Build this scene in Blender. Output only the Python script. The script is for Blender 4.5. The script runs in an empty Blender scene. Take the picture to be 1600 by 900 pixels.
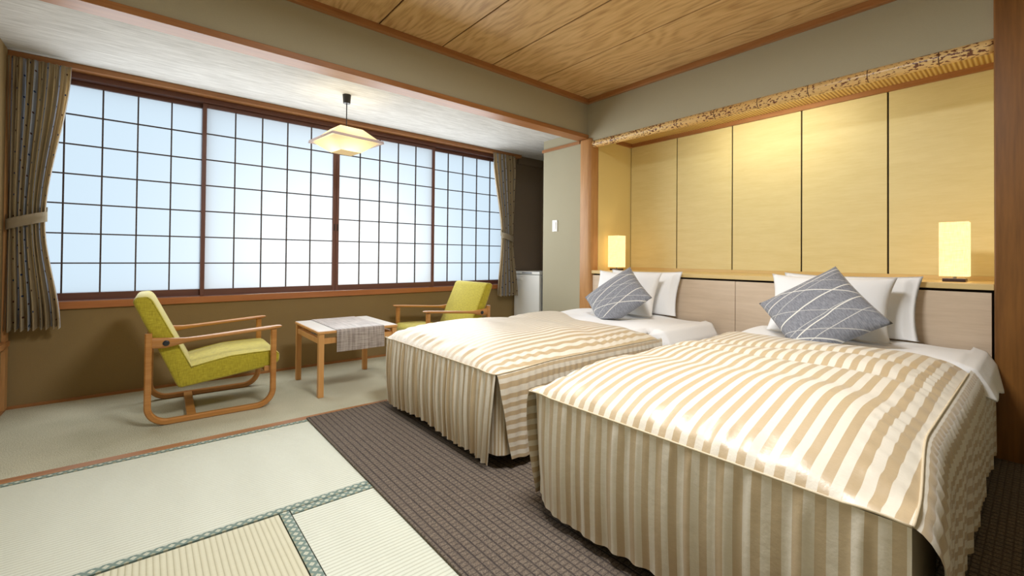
import bpy, bmesh, math, random
from mathutils import Vector, Matrix
random.seed(7)
S = bpy.context.scene
COL = S.collection
PI = math.pi

# ------------------------------------------------------------------ camera
YAW, PITCH, ROLL = math.radians(39.727), math.radians(0.626), math.radians(-0.5154)
FPX, CY = 689.25, 395.28
CAM = Vector((0, 0, 0.96))
fw = Vector((math.sin(YAW)*math.cos(PITCH), math.cos(YAW)*math.cos(PITCH), math.sin(PITCH)))
rt = Vector((math.cos(YAW), -math.sin(YAW), 0)); dn = fw.cross(rt)
R_ = math.cos(ROLL)*rt + math.sin(ROLL)*dn
D_ = -math.sin(ROLL)*rt + math.cos(ROLL)*dn
cd = bpy.data.cameras.new('camera'); cam = bpy.data.objects.new('camera', cd); COL.objects.link(cam)
cd.sensor_width = 36; cd.lens = FPX*36/1600; cd.shift_y = -(450-CY)/1600
cd.clip_start = .02; cd.clip_end = 60
m = Matrix.Identity(4)
for i in range(3):
    m[i][0] = R_[i]; m[i][1] = -D_[i]; m[i][2] = -fw[i]; m[i][3] = CAM[i]
cam.matrix_world = m
S.camera = cam

# ------------------------------------------------------------------ world, exposure, big lights
W = bpy.data.worlds.new('world'); S.world = W; W.use_nodes = True
W.node_tree.nodes['Background'].inputs[0].default_value = (.70, .87, 1, 1)
W.node_tree.nodes['Background'].inputs[1].default_value = 1.12
vs = S.view_settings
vs.view_transform = 'Standard'; vs.look = 'None'; vs.gamma = 1; vs.use_curve_mapping = False
vs.exposure = 0.0

def area_light(name, loc, direction, sx, sy, power, col):
    l = bpy.data.lights.new(name, 'AREA'); l.shape = 'RECTANGLE'; l.size = sx; l.size_y = sy
    l.energy = power; l.color = col
    o = bpy.data.objects.new(name, l); COL.objects.link(o); o.location = loc
    o.rotation_euler = Vector(direction).to_track_quat('-Z', 'Y').to_euler()
    return o
# daylight that comes in through the frosted window, and the brighter patch of daylight outside it
area_light('window_daylight', (1.32, 4.045, 1.39), (0, -1, 0), 3.5, 1.3, 46, (.96, .985, 1.0))
area_light('outdoor_daylight', (1.40, 5.15, .95), (0, -1, .05), 1.2, .6, 11, (1, .84, .64))

# ------------------------------------------------------------------ material tools
def lin(r, g, b):
    f = lambda c: (c/255/12.92 if c/255 <= .04045 else ((c/255+.055)/1.055)**2.4)
    return (f(r), f(g), f(b), 1)
class N:
    def __init__(s, name):
        s.m = bpy.data.materials.new(name); s.m.use_nodes = True
        s.t = s.m.node_tree; s.b = s.t.nodes['Principled BSDF']; s.out = s.t.nodes['Material Output']
    def n(s, kind, **kw):
        nd = s.t.nodes.new('ShaderNode'+kind)
        for k, v in kw.items():
            if k.startswith('i_'): s.put(nd.inputs[k[2:]], v)
            elif k[0] == 'p' and k[1:].isdigit(): s.put(nd.inputs[int(k[1:])], v)
            else: setattr(nd, k, v)
        return nd
    def put(s, sock, v):
        if isinstance(v, bpy.types.NodeSocket): s.t.links.new(v, sock)
        elif isinstance(v, bpy.types.Node): s.t.links.new(v.outputs[0], sock)
        else: sock.default_value = v
    def set(s, name, v): s.put(s.b.inputs[name], v)
    def math(s, op, a, b=0., c=0., clamp=False):
        nd = s.n('Math', operation=op, use_clamp=clamp, p0=a, p1=b)
        if op in ('MULTIPLY_ADD', 'SMOOTH_MIN', 'WRAP'): s.put(nd.inputs[2], c)
        return nd.outputs[0]
    def mix(s, f, a, b):
        nd = s.n('Mix', data_type='RGBA'); s.put(nd.inputs[0], f); s.put(nd.inputs[6], a); s.put(nd.inputs[7], b)
        return nd.outputs[2]
    def obj(s): return s.n('TexCoord').outputs['Object']
    def uv(s): return s.n('TexCoord').outputs['UV']
    def pos(s): return s.n('NewGeometry').outputs['Position']
    def xyz(s, v):
        nd = s.n('SeparateXYZ', p0=v); return nd.outputs
    def noise(s, v, scale, detail=4, rough=.55, sc=None):
        if sc: v = s.n('Mapping', i_Vector=v, i_Scale=sc).outputs[0]
        return s.n('TexNoise', i_Vector=v, i_Scale=scale, i_Detail=detail, i_Roughness=rough).outputs['Fac']
    def ramp(s, f, stops):
        nd = s.n('ValToRGB', p0=f); cr = nd.color_ramp
        cr.elements[0].position, cr.elements[0].color = stops[0]
        cr.elements[1].position, cr.elements[1].color = stops[-1]
        for p, c in stops[1:-1]:
            e = cr.elements.new(p); e.color = c
        return nd.outputs[0]
    def bump(s, h, strength=.3, dist=.002):
        nd = s.n('Bump', i_Strength=strength, i_Distance=dist, i_Height=h); s.set('Normal', nd.outputs[0])

MAT = {}
def plain(name, col, rough=.6, metal=0., coat=0.):
    k = N(name); k.set('Base Color', col); k.set('Roughness', rough); k.set('Metallic', metal)
    if coat: k.set('Coat Weight', coat); k.set('Coat Roughness', .15)
    MAT[name] = k.m; return k.m
def wood(name, c1, c2, axis, scale=9, rough=.45, contrast=(.3, .7), coat=0., strength=.12):
    k = N(name); sc = [1, 1, 1]; sc['xyz'.index(axis)] = .07
    v = k.obj()
    f = k.noise(v, scale*3, 6, .6, sc); g = k.noise(v, scale*14, 3, .6, sc)
    h = k.math('MULTIPLY_ADD', g, .35, k.math('MULTIPLY', f, .65)) if False else k.math('ADD', k.math('MULTIPLY', f, .7), k.math('MULTIPLY', g, .3))
    k.set('Base Color', k.ramp(h, [(contrast[0], c1), (contrast[1], c2)])); k.set('Roughness', rough)
    k.bump(h, strength, .001)
    if coat: k.set('Coat Weight', coat); k.set('Coat Roughness', .12)
    MAT[name] = k.m; return k.m
def sandy(name, col, var=.08, scale=160):
    k = N(name); v = k.pos(); f = k.noise(v, scale, 4); g = k.noise(v, 2.5, 3)
    a = tuple(c*(1-var) for c in col[:3])+(1,); b = tuple(min(1, c*(1+var)) for c in col[:3])+(1,)
    k.set('Base Color', k.mix(k.math('ADD', k.math('MULTIPLY', f, .6), k.math('MULTIPLY', g, .4)), a, b))
    k.set('Roughness', .9); k.bump(f, .35, .0015); MAT[name] = k.m; return k.m

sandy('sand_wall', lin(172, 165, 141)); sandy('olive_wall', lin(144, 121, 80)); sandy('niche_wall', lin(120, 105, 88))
sandy('alcove_side', lin(228, 208, 144), .05)
plain('dark_gap', lin(35, 28, 24), .9)
plain('joint_brown', lin(84, 44, 26), .8)
wood('trim_x', lin(142, 90, 46), lin(178, 124, 74), 'x', 8, .42)
wood('trim_y', lin(142, 90, 46), lin(178, 124, 74), 'y', 8, .42)
wood('post_z', lin(164, 112, 62), lin(204, 156, 102), 'z', 7, .4)
wood('post_dark', lin(92, 56, 18), lin(150, 100, 44), 'z', 4, .4, (.3, .7))
wood('sill_x', lin(168, 100, 52), lin(190, 124, 72), 'x', 8, .4)
wood('sash', lin(104, 66, 56), lin(122, 80, 68), 'z', 6, .45)
wood('sash_x', lin(98, 62, 52), lin(118, 78, 66), 'x', 6, .45)
plain('muntin', lin(70, 55, 52), .55)
wood('chair_wood', lin(168, 108, 48), lin(200, 144, 78), 'x', 9, .35, coat=.3)
wood('table_wood', lin(196, 140, 78), lin(218, 166, 104), 'z', 9, .4)
plain('table_top', lin(232, 229, 224), .3, coat=.5)
wood('shelf_wood', lin(214, 184, 120), lin(226, 200, 142), 'y', 6, .42)
wood('headboard', lin(206, 184, 158), lin(224, 204, 180), 'y', 12, .5, strength=.06)
plain('white_plastic', lin(236, 236, 232), .35)
plain('rim_mauve', lin(196, 184, 186), .45)
plain('grey_plastic', lin(150, 155, 165), .4)
plain('black_metal', lin(38, 34, 34), .4)
plain('bolt', lin(36, 38, 44), .35)
plain('dark_base', lin(52, 36, 34), .35)
plain('chrome', lin(190, 190, 190), .2, 1)

# ceiling boards: oak with cathedral grain running along y
def mk_ceiling():
    k = N('ceiling_oak'); v = k.obj()
    rnd = k.n('ObjectInfo').outputs['Random']
    off = k.n('CombineXYZ', p0=k.math('MULTIPLY', rnd, 5), p1=k.math('MULTIPLY', rnd, 9), p2=0.).outputs[0]
    vv = k.n('VectorMath', operation='ADD', p0=v, p1=off).outputs[0]
    low = k.noise(vv, 2.2, 2, .5, (1.6, .55, 1))
    x = k.xyz(vv)[0]
    ph = k.math('ADD', k.math('MULTIPLY', x, 70.), k.math('MULTIPLY', low, 60.))
    rings = k.math('MULTIPLY_ADD', k.math('SINE', ph), .5, .5)
    fine = k.noise(vv, 60, 3, .6, (1, .08, 1))
    h = k.math('ADD', k.math('MULTIPLY', rings, .22), k.math('MULTIPLY', fine, .78))
    k.set('Base Color', k.ramp(h, [(.25, lin(172, 132, 82)), (.5, lin(204, 166, 112)), (.75, lin(216, 180, 128))]))
    k.set('Roughness', .42); k.bump(fine, .15, .001); MAT['ceiling_oak'] = k.m
mk_ceiling()
def mk_plaster():
    k = N('engawa_ceiling_paper'); v = k.pos()
    f = k.noise(v, 30, 5, .65, (.16, 1.4, 1)); g = k.noise(v, 120, 3, .6, (.1, 1, 1))
    h = k.math('ADD', k.math('MULTIPLY', f, .6), k.math('MULTIPLY', g, .4))
    k.set('Base Color', k.ramp(h, [(.3, lin(168, 165, 160)), (.65, lin(210, 208, 204))])); k.set('Roughness', .85)
    k.bump(h, .5, .003); MAT['engawa_ceiling'] = k.m
mk_plaster()
def mk_panel():
    k = N('alcove_panel'); v = k.obj()
    f = k.noise(v, 9, 5, .6, (1, .5, 3)); g = k.noise(v, 120, 2, .5, (1, .1, 1))
    h = k.math('ADD', k.math('MULTIPLY', f, .7), k.math('MULTIPLY', g, .3))
    k.set('Base Color', k.ramp(h, [(.3, lin(222, 206, 146)), (.7, lin(232, 218, 164))])); k.set('Roughness', .5)
    MAT['alcove_panel'] = k.m
mk_panel()
def mk_ribs():
    k = N('reed_soffit'); y = k.xyz(k.pos())[1]
    w = k.math('MULTIPLY_ADD', k.math('SINE', k.math('MULTIPLY', y, 2*PI/.022)), .5, .5)
    k.set('Base Color', k.mix(w, lin(170, 128, 60), lin(230, 200, 130))); k.set('Roughness', .5); k.bump(w, .6, .004)
    MAT['reed_soffit'] = k.m
mk_ribs()
def mk_bamboo():
    k = N('mottled_bamboo'); v = k.obj()
    n1 = k.noise(v, 90, 3, .5, (1, .55, 1)); n2 = k.noise(v, 5, 2)
    spots = k.math('GREATER_THAN', n1, k.math('MULTIPLY_ADD', n2, -.25, .695))
    base = k.ramp(k.noise(v, 6, 3, .5, (1, .2, 1)), [(.3, lin(216, 174, 108)), (.7, lin(234, 202, 142))])
    yy = k.math('FRACT', k.math('DIVIDE', k.math('ADD', k.xyz(v)[1], 10.), .30))
    ring = k.math('LESS_THAN', k.math('ABSOLUTE', k.math('SUBTRACT', yy, .5)), .009)
    c = k.mix(spots, base, lin(112, 66, 40)); c = k.mix(ring, c, lin(96, 62, 38))
    k.set('Base Color', c); k.set('Roughness', .3); MAT['bamboo'] = k.m
mk_bamboo()
def mk_tatami(name, axis, c1, c2):
    # woven rush ribs; axis = the axis across the ribs
    k = N(name); v = k.pos(); o = k.xyz(v); a = o['xyz'.index(axis)]; b = o[1-'xyz'.index(axis)]
    p = k.math('FRACT', k.math('DIVIDE', k.math('ADD', a, 20.), .0165))
    rib = k.math('SINE', k.math('MULTIPLY', p, PI))
    sc = (4, 90, 1) if axis == 'x' else (90, 4, 1)
    sc2 = (1.2, 5, 1) if axis == 'x' else (5, 1.2, 1)
    fib = k.noise(v, 6, 3, .6, sc); big = k.noise(v, 1.4, 3, .5, sc2)
    f = k.math('ADD', k.math('MULTIPLY', k.math('POWER', rib, .5), .55), k.math('ADD', k.math('MULTIPLY', fib, .25), k.math('MULTIPLY', big, .25)))
    k.set('Base Color', k.ramp(f, [(.1, tuple(x*.62 for x in c1[:3])+(1,)), (.55, c1), (.95, c2)])); k.set('Roughness', .55)
    k.bump(k.math('POWER', rib, .6), .55, .0022); MAT[name] = k.m
mk_tatami('tatami_y', 'y', lin(200, 201, 182), lin(219, 222, 206))
mk_tatami('tatami_x', 'x', lin(192, 186, 154), lin(210, 206, 178))
def mk_brocade():
    k = N('brocade'); u = k.xyz(k.uv())
    a = k.math('DIVIDE', u[0], .032); b = k.math('DIVIDE', u[1], .032)
    def diamond(ax, bx, r):
        p = k.math('ABSOLUTE', k.math('SUBTRACT', k.math('FRACT', ax), .5)); q = k.math('ABSOLUTE', k.math('SUBTRACT', bx, .5))
        return k.math('LESS_THAN', k.math('ADD', p, q), r)
    d1 = diamond(a, k.math('MULTIPLY', b, 1.), .30)
    d2 = diamond(k.math('ADD', a, .5), k.math('ADD', b, .45), .24)
    d3 = diamond(k.math('ADD', a, .5), k.math('ADD', b, -.45), .24)
    d4 = diamond(a, b, .10)
    base = k.mix(k.noise(k.uv(), 900, 2), lin(92, 114, 106), lin(122, 140, 128))
    c = k.mix(d1, base, lin(192, 193, 172)); c = k.mix(d2, c, lin(158, 158, 132)); c = k.mix(d3, c, lin(168, 174, 160)); c = k.mix(d4, c, lin(170, 176, 160))
    k.set('Base Color', c); k.set('Roughness', .7); MAT['brocade'] = k.m
mk_brocade()
def mk_rug():
    k = N('rug_weave'); v = k.pos(); o = k.xyz(v)
    def line(a, per, w):
        p = k.math('ABSOLUTE', k.math('SUBTRACT', k.math('FRACT', k.math('DIVIDE', k.math('ADD', a, 20.), per)), .5))
        return k.math('SUBTRACT', 1., k.math('SMOOTH_MIN', k.math('DIVIDE', p, w), 1., .3), clamp=True)
    n = k.noise(v, 260, 3, .7); nb = k.noise(v, 45, 2)
    lx = line(o[0], .031, .17); ly = line(o[1], .021, .19)
    lx = k.math('MULTIPLY', lx, k.math('MULTIPLY_ADD', nb, .9, .5), clamp=True)
    g = k.math('MAXIMUM', lx, k.math('MULTIPLY', ly, .6))
    base = k.ramp(n, [(.3, lin(68, 58, 50)), (.52, lin(108, 95, 82)), (.72, lin(148, 133, 116))])
    k.set('Base Color', k.mix(g, base, lin(46, 38, 38))); k.set('Roughness', .95)
    k.bump(k.math('SUBTRACT', k.math('MULTIPLY', n, .4), g), .7, .004); MAT['rug'] = k.m
mk_rug()
def mk_carpet():
    k = N('short_pile_carpet'); v = k.pos(); n = k.noise(v, 220, 3, .75); g = k.noise(v, 1.8, 3)
    h = k.math('ADD', k.math('MULTIPLY', n, .75), k.math('MULTIPLY', g, .25))
    k.set('Base Color', k.ramp(h, [(.36, lin(140, 138, 112)), (.62, lin(214, 211, 188))])); k.set('Roughness', .95)
    k.bump(n, .6, .003); MAT['carpet'] = k.m
mk_carpet()
def mk_satin():
    k = N('striped_satin'); u = k.xyz(k.uv())
    p = k.math('FRACT', k.math('DIVIDE', k.math('ADD', u[1], 20.), .043))
    s = k.math('GREATER_THAN', p, .5)
    n = k.noise(k.uv(), 500, 2, .5, (1, .1, 1))
    tan = k.mix(n, lin(188, 165, 128), lin(199, 177, 141)); cream = k.mix(n, lin(220, 211, 193), lin(229, 222, 206))
    k.set('Base Color', k.mix(s, tan, cream))
    k.set('Roughness', k.math('MULTIPLY_ADD', s, .10, .42)); k.set('Sheen Weight', .25); k.set('Sheen Roughness', .4)
    k.set('Specular IOR Level', k.math('MULTIPLY_ADD', s, -.55, 1.0)); k.set('Coat Weight', k.math('MULTIPLY_ADD', s, -.6, .6)); k.set('Coat Roughness', .46)
    k.bump(k.noise(k.pos(), 26, 4, .6), .25, .008); MAT['satin'] = k.m
    k = N('cream_lining'); k.set('Base Color', lin(226, 214, 188)); k.set('Roughness', .6); MAT['lining'] = k.m; plain('piping_cord', lin(204, 188, 158), .55)
mk_satin()
def cloth(name, c1, c2, rough=.85, scale=14, bs=.3, bd=.006, sheen=.2):
    k = N(name); v = k.obj(); n = k.noise(v, scale, 4, .55); w = k.noise(v, 600, 2)
    k.set('Base Color', k.mix(w, c1, c2)); k.set('Roughness', rough); k.set('Sheen Weight', sheen)
    k.bump(k.math('ADD', n, k.math('MULTIPLY', w, .06)), bs, bd); MAT[name] = k.m; return k.m
cloth('white_linen', lin(236, 236, 236), lin(246, 246, 246), .8, 9, .3, .012)
def mk_chair_fabric():
    k = N('chartreuse_weave'); v = k.obj()
    a = k.noise(v, 260, 2, .5, (1, 1, .12)); b = k.noise(v, 260, 2, .5, (.12, .12, 1))
    h = k.math('ADD', k.math('MULTIPLY', a, .5), k.math('MULTIPLY', b, .5))
    k.set('Base Color', k.ramp(h, [(.3, lin(150, 136, 18)), (.6, lin(188, 174, 44)), (.75, lin(206, 196, 76))]))
    k.set('Roughness', .85); k.set('Sheen Weight', .3); k.bump(h, .4, .002); MAT['chair_fabric'] = k.m
mk_chair_fabric()
def mk_runner():
    k = N('woven_table_runner'); v = k.obj()
    a = k.noise(v, 120, 2, .5, (1, .05, .05)); b = k.noise(v, 160, 2, .5, (.05, 1, 1))
    h = k.math('ADD', k.math('MULTIPLY', a, .5), k.math('MULTIPLY', b, .5))
    k.set('Base Color', k.ramp(h, [(.38, lin(132, 121, 115)), (.60, lin(182, 172, 165))])); k.set('Roughness', .45)
    k.bump(h, .4, .002); MAT['table_runner'] = k.m
mk_runner()
def mk_curtain():
    k = N('dotted_curtain'); u = k.xyz(k.uv()); x, y = u[0], u[1]
    p = k.math('FRACT', k.math('DIVIDE', x, .105))
    blue = k.math('LESS_THAN', k.math('ABSOLUTE', k.math('SUBTRACT', p, .25)), .10)
    lite = k.math('LESS_THAN', k.math('ABSOLUTE', k.math('SUBTRACT', p, .70)), .05)
    c = k.mix(k.noise(k.uv(), 500, 2), lin(184, 163, 128), lin(204, 184, 148))
    c = k.mix(blue, c, lin(190, 192, 198)); c = k.mix(lite, c, lin(214, 198, 168))
    cx = k.math('DIVIDE', x, .0525); ix = k.math('FLOOR', cx)
    cy = k.math('ADD', k.math('DIVIDE', y, .13), k.math('MULTIPLY', ix, .37)); iy = k.math('FLOOR', cy)
    dx = k.math('MULTIPLY', k.math('SUBTRACT', k.math('FRACT', cx), .5), .0525); dy = k.math('MULTIPLY', k.math('SUBTRACT', k.math('FRACT', cy), .5), .13)
    d = k.math('SQRT', k.math('ADD', k.math('MULTIPLY', dx, dx), k.math('MULTIPLY', dy, dy)))
    dot = k.math('LESS_THAN', d, .006)
    rnd = k.n('TexWhiteNoise', noise_dimensions='2D', p0=k.n('CombineXYZ', p0=ix, p1=iy, p2=0.).outputs[0]).outputs[0]
    dc = k.mix(k.math('GREATER_THAN', rnd, .5), lin(96, 60, 48), lin(40, 72, 120))
    k.set('Base Color', k.mix(dot, c, dc)); k.set('Roughness', .85); MAT['curtain'] = k.m
    k = N('tieback_cloth'); k.set('Base Color', lin(186, 172, 146)); k.set('Roughness', .85); MAT['tieback'] = k.m
mk_curtain()
def mk_cushion(name, lines):
    k = N(name); u = k.xyz(k.uv())
    w = k.n('TexNoise', i_Vector=k.uv(), i_Scale=2.2, i_Detail=1.).outputs['Fac']
    acc = None
    for (ang, c, wd, br) in lines:
        dd = k.math('ADD', k.math('MULTIPLY', u[0], math.cos(ang)), k.math('MULTIPLY', u[1], math.sin(ang)))
        dd = k.math('ADD', dd, k.math('MULTIPLY', w, .05))
        l = k.math('MULTIPLY', k.math('LESS_THAN', k.math('ABSOLUTE', k.math('SUBTRACT', dd, c+.025)), wd*.7), br)
        acc = l if acc is None else k.math('MAXIMUM', acc, l)
    n = k.noise(k.uv(), 70, 4, .7, (1, .25, 1))
    base = k.ramp(n, [(.3, lin(102, 105, 114)), (.7, lin(152, 154, 161))])
    k.set('Base Color', k.mix(acc, base, lin(226, 224, 216))); k.set('Roughness', .85); k.set('Sheen Weight', .2)
    k.bump(k.math('ADD', k.math('MULTIPLY', n, .3), acc), .3, .002); MAT[name] = k.m
L1 = [(1.74, .12, .010, 1), (1.80, .24, .005, .7), (1.70, .44, .006, .8), (1.76, .55, .011, 1), (1.82, .66, .005, .7), (1.72, .84, .006, .7),
      (1.08, .42, .009, .9), (1.02, .56, .005, .6), (1.12, .80, .005, .7), (1.05, 1.10, .007, .8)]
L2 = [(1.72, .10, .006, .7), (1.78, .22, .010, 1), (1.70, .30, .005, .7), (1.74, .48, .011, 1), (1.80, .63, .005, .6), (1.72, .78, .009, .9), (1.76, .86, .006, .7),
      (1.02, .26, .010, 1), (1.10, .36, .005, .7), (1.06, .62, .005, .6), (1.00, .93, .009, 1), (1.08, 1.08, .005, .6)]
mk_cushion('cushion_lines_a', L1); mk_cushion('cushion_lines_b', L2)
def mk_pane():
    k = N('frosted_pane')
    tr = k.n('BsdfTranslucent', i_Color=(.90, .91, .92, 1))
    k.t.links.new(tr.outputs[0], k.out.inputs[0]); MAT['pane'] = k.m
mk_pane()
def mk_shade(name, col, em, weave):
    k = N(name); v = k.obj()
    h = k.math('ADD', k.math('MULTIPLY', k.noise(v, 420, 2, .5, (.05, .05, 1)), .5), k.math('MULTIPLY', k.noise(v, 420, 2, .5, (1, 1, .05)), .5))
    c = k.mix(k.math('MULTIPLY', h, weave), (1, 1, 1, 1), (.35, .26, .12, 1)) if weave else (1, 1, 1, 1)
    e = k.n('Emission', i_Strength=em); k.put(e.inputs[0], k.n('Mix', data_type='RGBA', blend_type='MULTIPLY', p0=1., p6=col, p7=c).outputs[2])
    t = k.n('BsdfTranslucent'); k.put(t.inputs[0], k.n('Mix', data_type='RGBA', blend_type='MULTIPLY', p0=1., p6=tuple(x*.8 for x in col[:3])+(1,), p7=c).outputs[2])
    d = k.n('BsdfDiffuse', i_Color=tuple(x*.55 for x in col[:3])+(1,))
    mx = k.n('MixShader', p0=.35, p1=t.outputs[0], p2=d.outputs[0])
    a = k.n('AddShader', p0=e.outputs[0], p1=mx.outputs[0]); k.t.links.new(a.outputs[0], k.out.inputs[0]); MAT[name] = k.m
mk_shade('linen_shade', (1, .84, .54, 1), 1.25, 1.0)
mk_shade('pendant_shade', (1, .90, .66, 1), .22, 0)
def emit(name, col, s):
    k = N(name); e = k.n('Emission', i_Color=col, i_Strength=s); k.t.links.new(e.outputs[0], k.out.inputs[0]); MAT[name] = k.m
emit('lamp_white', (1, .93, .80, 1), 4)

# ------------------------------------------------------------------ geometry tools
def box(bm, x0, x1, y0, y1, z0, z1, bev=0., seg=2):
    vs_ = [bm.verts.new(p) for p in ((x0, y0, z0), (x1, y0, z0), (x1, y1, z0), (x0, y1, z0), (x0, y0, z1), (x1, y0, z1), (x1, y1, z1), (x0, y1, z1))]
    fs = [bm.faces.new([vs_[i] for i in f]) for f in ((0, 3, 2, 1), (4, 5, 6, 7), (0, 1, 5, 4), (1, 2, 6, 5), (2, 3, 7, 6), (3, 0, 4, 7))]
    if bev > 0:
        es = list({e for f in fs for e in f.edges})
        bmesh.ops.bevel(bm, geom=es, offset=bev, segments=seg, profile=.5, affect='EDGES')
def bxm(*a, **k):
    bm = bmesh.new(); box(bm, *a, **k); return bm
def obj(name, bm, mat, parent=None, smooth=False, world=True):
    me = bpy.data.meshes.new(name)
    if isinstance(bm, bmesh.types.BMesh):
        bm.normal_update(); bm.to_mesh(me); bm.free()
    else: me = bm
    o = bpy.data.objects.new(name, me); COL.objects.link(o)
    me.materials.append(MAT[mat])
    if smooth:
        for p in me.polygons: p.use_smooth = True
    if parent:
        o.parent = parent
        if world:
            off = Vector((0, 0, 0)); q = parent
            while q: off += q.location; q = q.parent
            me.transform(Matrix.Translation(-off))
    return o
def smooth_by_angle(o, ang=35):
    me = o.data
    for p in me.polygons: p.use_smooth = True
    bm = bmesh.new(); bm.from_mesh(me)
    for e in bm.edges:
        if len(e.link_faces) == 2 and e.calc_face_angle(0) > math.radians(ang): e.smooth = False
    bm.to_mesh(me); bm.free()
def tag(o, label, cat, group=None):
    o['label'] = label; o['category'] = cat
    if group: o['group'] = group
    return o
def thing(name, label, cat, loc=(0, 0, 0), group=None):
    o = bpy.data.objects.new(name, None); COL.objects.link(o); o.location = loc; o.empty_display_size = .1
    return tag(o, label, cat, group)
def struct(o, label=None, cat=None):
    o['kind'] = 'structure'
    if label: o['label'] = label
    if cat: o['category'] = cat
    return o
def sbox(name, mat, label, cat, *a, **k):
    return struct(obj(name, bxm(*a, **k), mat), label, cat)
def sempty(name, label, cat, loc=(0, 0, 0)):
    o = bpy.data.objects.new(name, None); COL.objects.link(o); o.location = loc
    return struct(o, label, cat)
def grid_mesh(fn, nu, nv, uvfn=None, close_u=False):
    """surface from fn(s,t) -> Vector, s,t in 0..1"""
    bm = bmesh.new(); uvl = bm.loops.layers.uv.new('UVMap')
    P = [[bm.verts.new(fn(i/nu, j/nv)) for j in range(nv+1)] for i in range(nu+1)]
    for i in range(nu):
        for j in range(nv):
            f = bm.faces.new((P[i][j], P[i+1][j], P[i+1][j+1], P[i][j+1]))
            if uvfn:
                for l, (a, b) in zip(f.loops, ((i, j), (i+1, j), (i+1, j+1), (i, j+1))): l[uvl].uv = uvfn(a/nu, b/nv)
    return bm
def solidify(bm, d):
    bmesh.ops.solidify(bm, geom=bm.faces[:], thickness=d)
    return bm
def tube(bm, pts, r, n=8, cap=True):
    pts = [Vector(p) for p in pts]; rings = []
    for i, p in enumerate(pts):
        t = (pts[min(i+1, len(pts)-1)]-pts[max(i-1, 0)]).normalized()
        a = t.orthogonal().normalized() if abs(t.z) > .99 else t.cross(Vector((0, 0, 1))).normalized()
        b = t.cross(a); rr = r[i] if isinstance(r, (list, tuple)) else r
        rings.append([bm.verts.new(p+rr*(math.cos(2*PI*k/n)*a+math.sin(2*PI*k/n)*b)) for k in range(n)])
    for i in range(len(rings)-1):
        for k in range(n):
            bm.faces.new((rings[i][k], rings[i][(k+1) % n], rings[i+1][(k+1) % n], rings[i+1][k]))
    if cap: bm.faces.new(rings[0][::-1]); bm.faces.new(rings[-1])
    bmesh.ops.recalc_face_normals(bm, faces=bm.faces[:])
def lathe(bm, prof, c, n=24):
    rings = [[bm.verts.new((c[0]+r*math.cos(2*PI*k/n), c[1]+r*math.sin(2*PI*k/n), c[2]+z)) for k in range(n)] for r, z in prof]
    for i in range(len(rings)-1):
        for k in range(n): bm.faces.new((rings[i][k], rings[i][(k+1) % n], rings[i+1][(k+1) % n], rings[i+1][k]))
    bm.faces.new(rings[0][::-1]); bm.faces.new(rings[-1])
    bmesh.ops.recalc_face_normals(bm, faces=bm.faces[:])
def prism_y(bm, prof, y0, y1, bev=0., seg=3):
    """profile in xz extruded along y"""
    a = [bm.verts.new((x, y0, z)) for x, z in prof]; b = [bm.verts.new((x, y1, z)) for x, z in prof]; n = len(prof)
    fs = [bm.faces.new(a), bm.faces.new(b[::-1])]+[bm.faces.new((a[(i+1) % n], a[i], b[i], b[(i+1) % n])) for i in range(n)]
    bmesh.ops.recalc_face_normals(bm, faces=fs)
    if bev: bmesh.ops.bevel(bm, geom=list({e for f in fs for e in f.edges}), offset=bev, segments=seg, profile=.5, affect='EDGES')
def loft(bm, secs):
    """secs: list of rings (lists of points), capped"""
    R = [[bm.verts.new(p) for p in s] for s in secs]; n = len(R[0])
    for i in range(len(R)-1):
        for k in range(n): bm.faces.new((R[i][k], R[i][(k+1) % n], R[i+1][(k+1) % n], R[i+1][k]))
    bm.faces.new(R[0][::-1]); bm.faces.new(R[-1]); bmesh.ops.recalc_face_normals(bm, faces=bm.faces[:])

# ------------------------------------------------------------------ dimensions (metres)
XF = 3.225; XB = 3.84; YB = 2.77; YW = 4.07; XL = -.655; ZC = 2.465; ZE = 2.19
BK = -1.4; LR = -1.3

# ------------------------------------------------------------------ floor
fl = sbox('floor', 'dark_gap', 'floor under the mats and carpets', 'floor', LR, 4.0, BK, YW+.1, -.12, -.03)
obj('floor_board', bxm(.98, 3.9, BK, 2.76, -.03, -.0005), 'tatami_y', fl)
obj('floor_board', bxm(LR, -.53, BK, 1.815, -.03, -.0005), 'tatami_x', fl)
obj('floor_board', bxm(-.53, .98, BK, -.10, -.03, -.0005), 'tatami_y', fl)
obj('floor_board', bxm(LR, -.96, 1.815, 2.762, -.03, -.0005), 'tatami_y', fl)
obj('engawa_carpet', bxm(XL-.02, 3.95, 2.82, YW+.02, -.03, .0), 'carpet', fl)
obj('threshold', bxm(LR, 3.3, 2.764, 2.82, -.03, .002, bev=.002), 'trim_x', fl)

def brocade(parent, x0, x1, y0, y1, along):
    bm = bmesh.new(); uvl = bm.loops.layers.uv.new('UVMap'); box(bm, x0, x1, y0, y1, -.004, .0022)
    for f in bm.faces:
        for l in f.loops:
            p = l.vert.co
            l[uvl].uv = (p.x, p.y-y0) if along == 'x' else (p.y, p.x-x0)
    return obj('brocade_border', bm, 'brocade', parent)
G = .0035  # dark core in this gap stands for the shade along the brocade edge
t1 = thing('tatami_mat', 'pale tatami mat lying full length against the wooden threshold', 'tatami mat', (0, 2.29, -.03), 'tatami mats')
obj('dark_shade_core', bxm(-.955, .977, 1.820, 2.762, -.0295, -.004), 'dark_gap', t1)
obj('rush_surface', bxm(-.955, .977, 1.852+G, 2.732-G, -.004, .0), 'tatami_y', t1)
brocade(t1, -.955, .977, 1.820, 1.852, 'x'); brocade(t1, -.955, .977, 2.732, 2.762, 'x')
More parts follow.
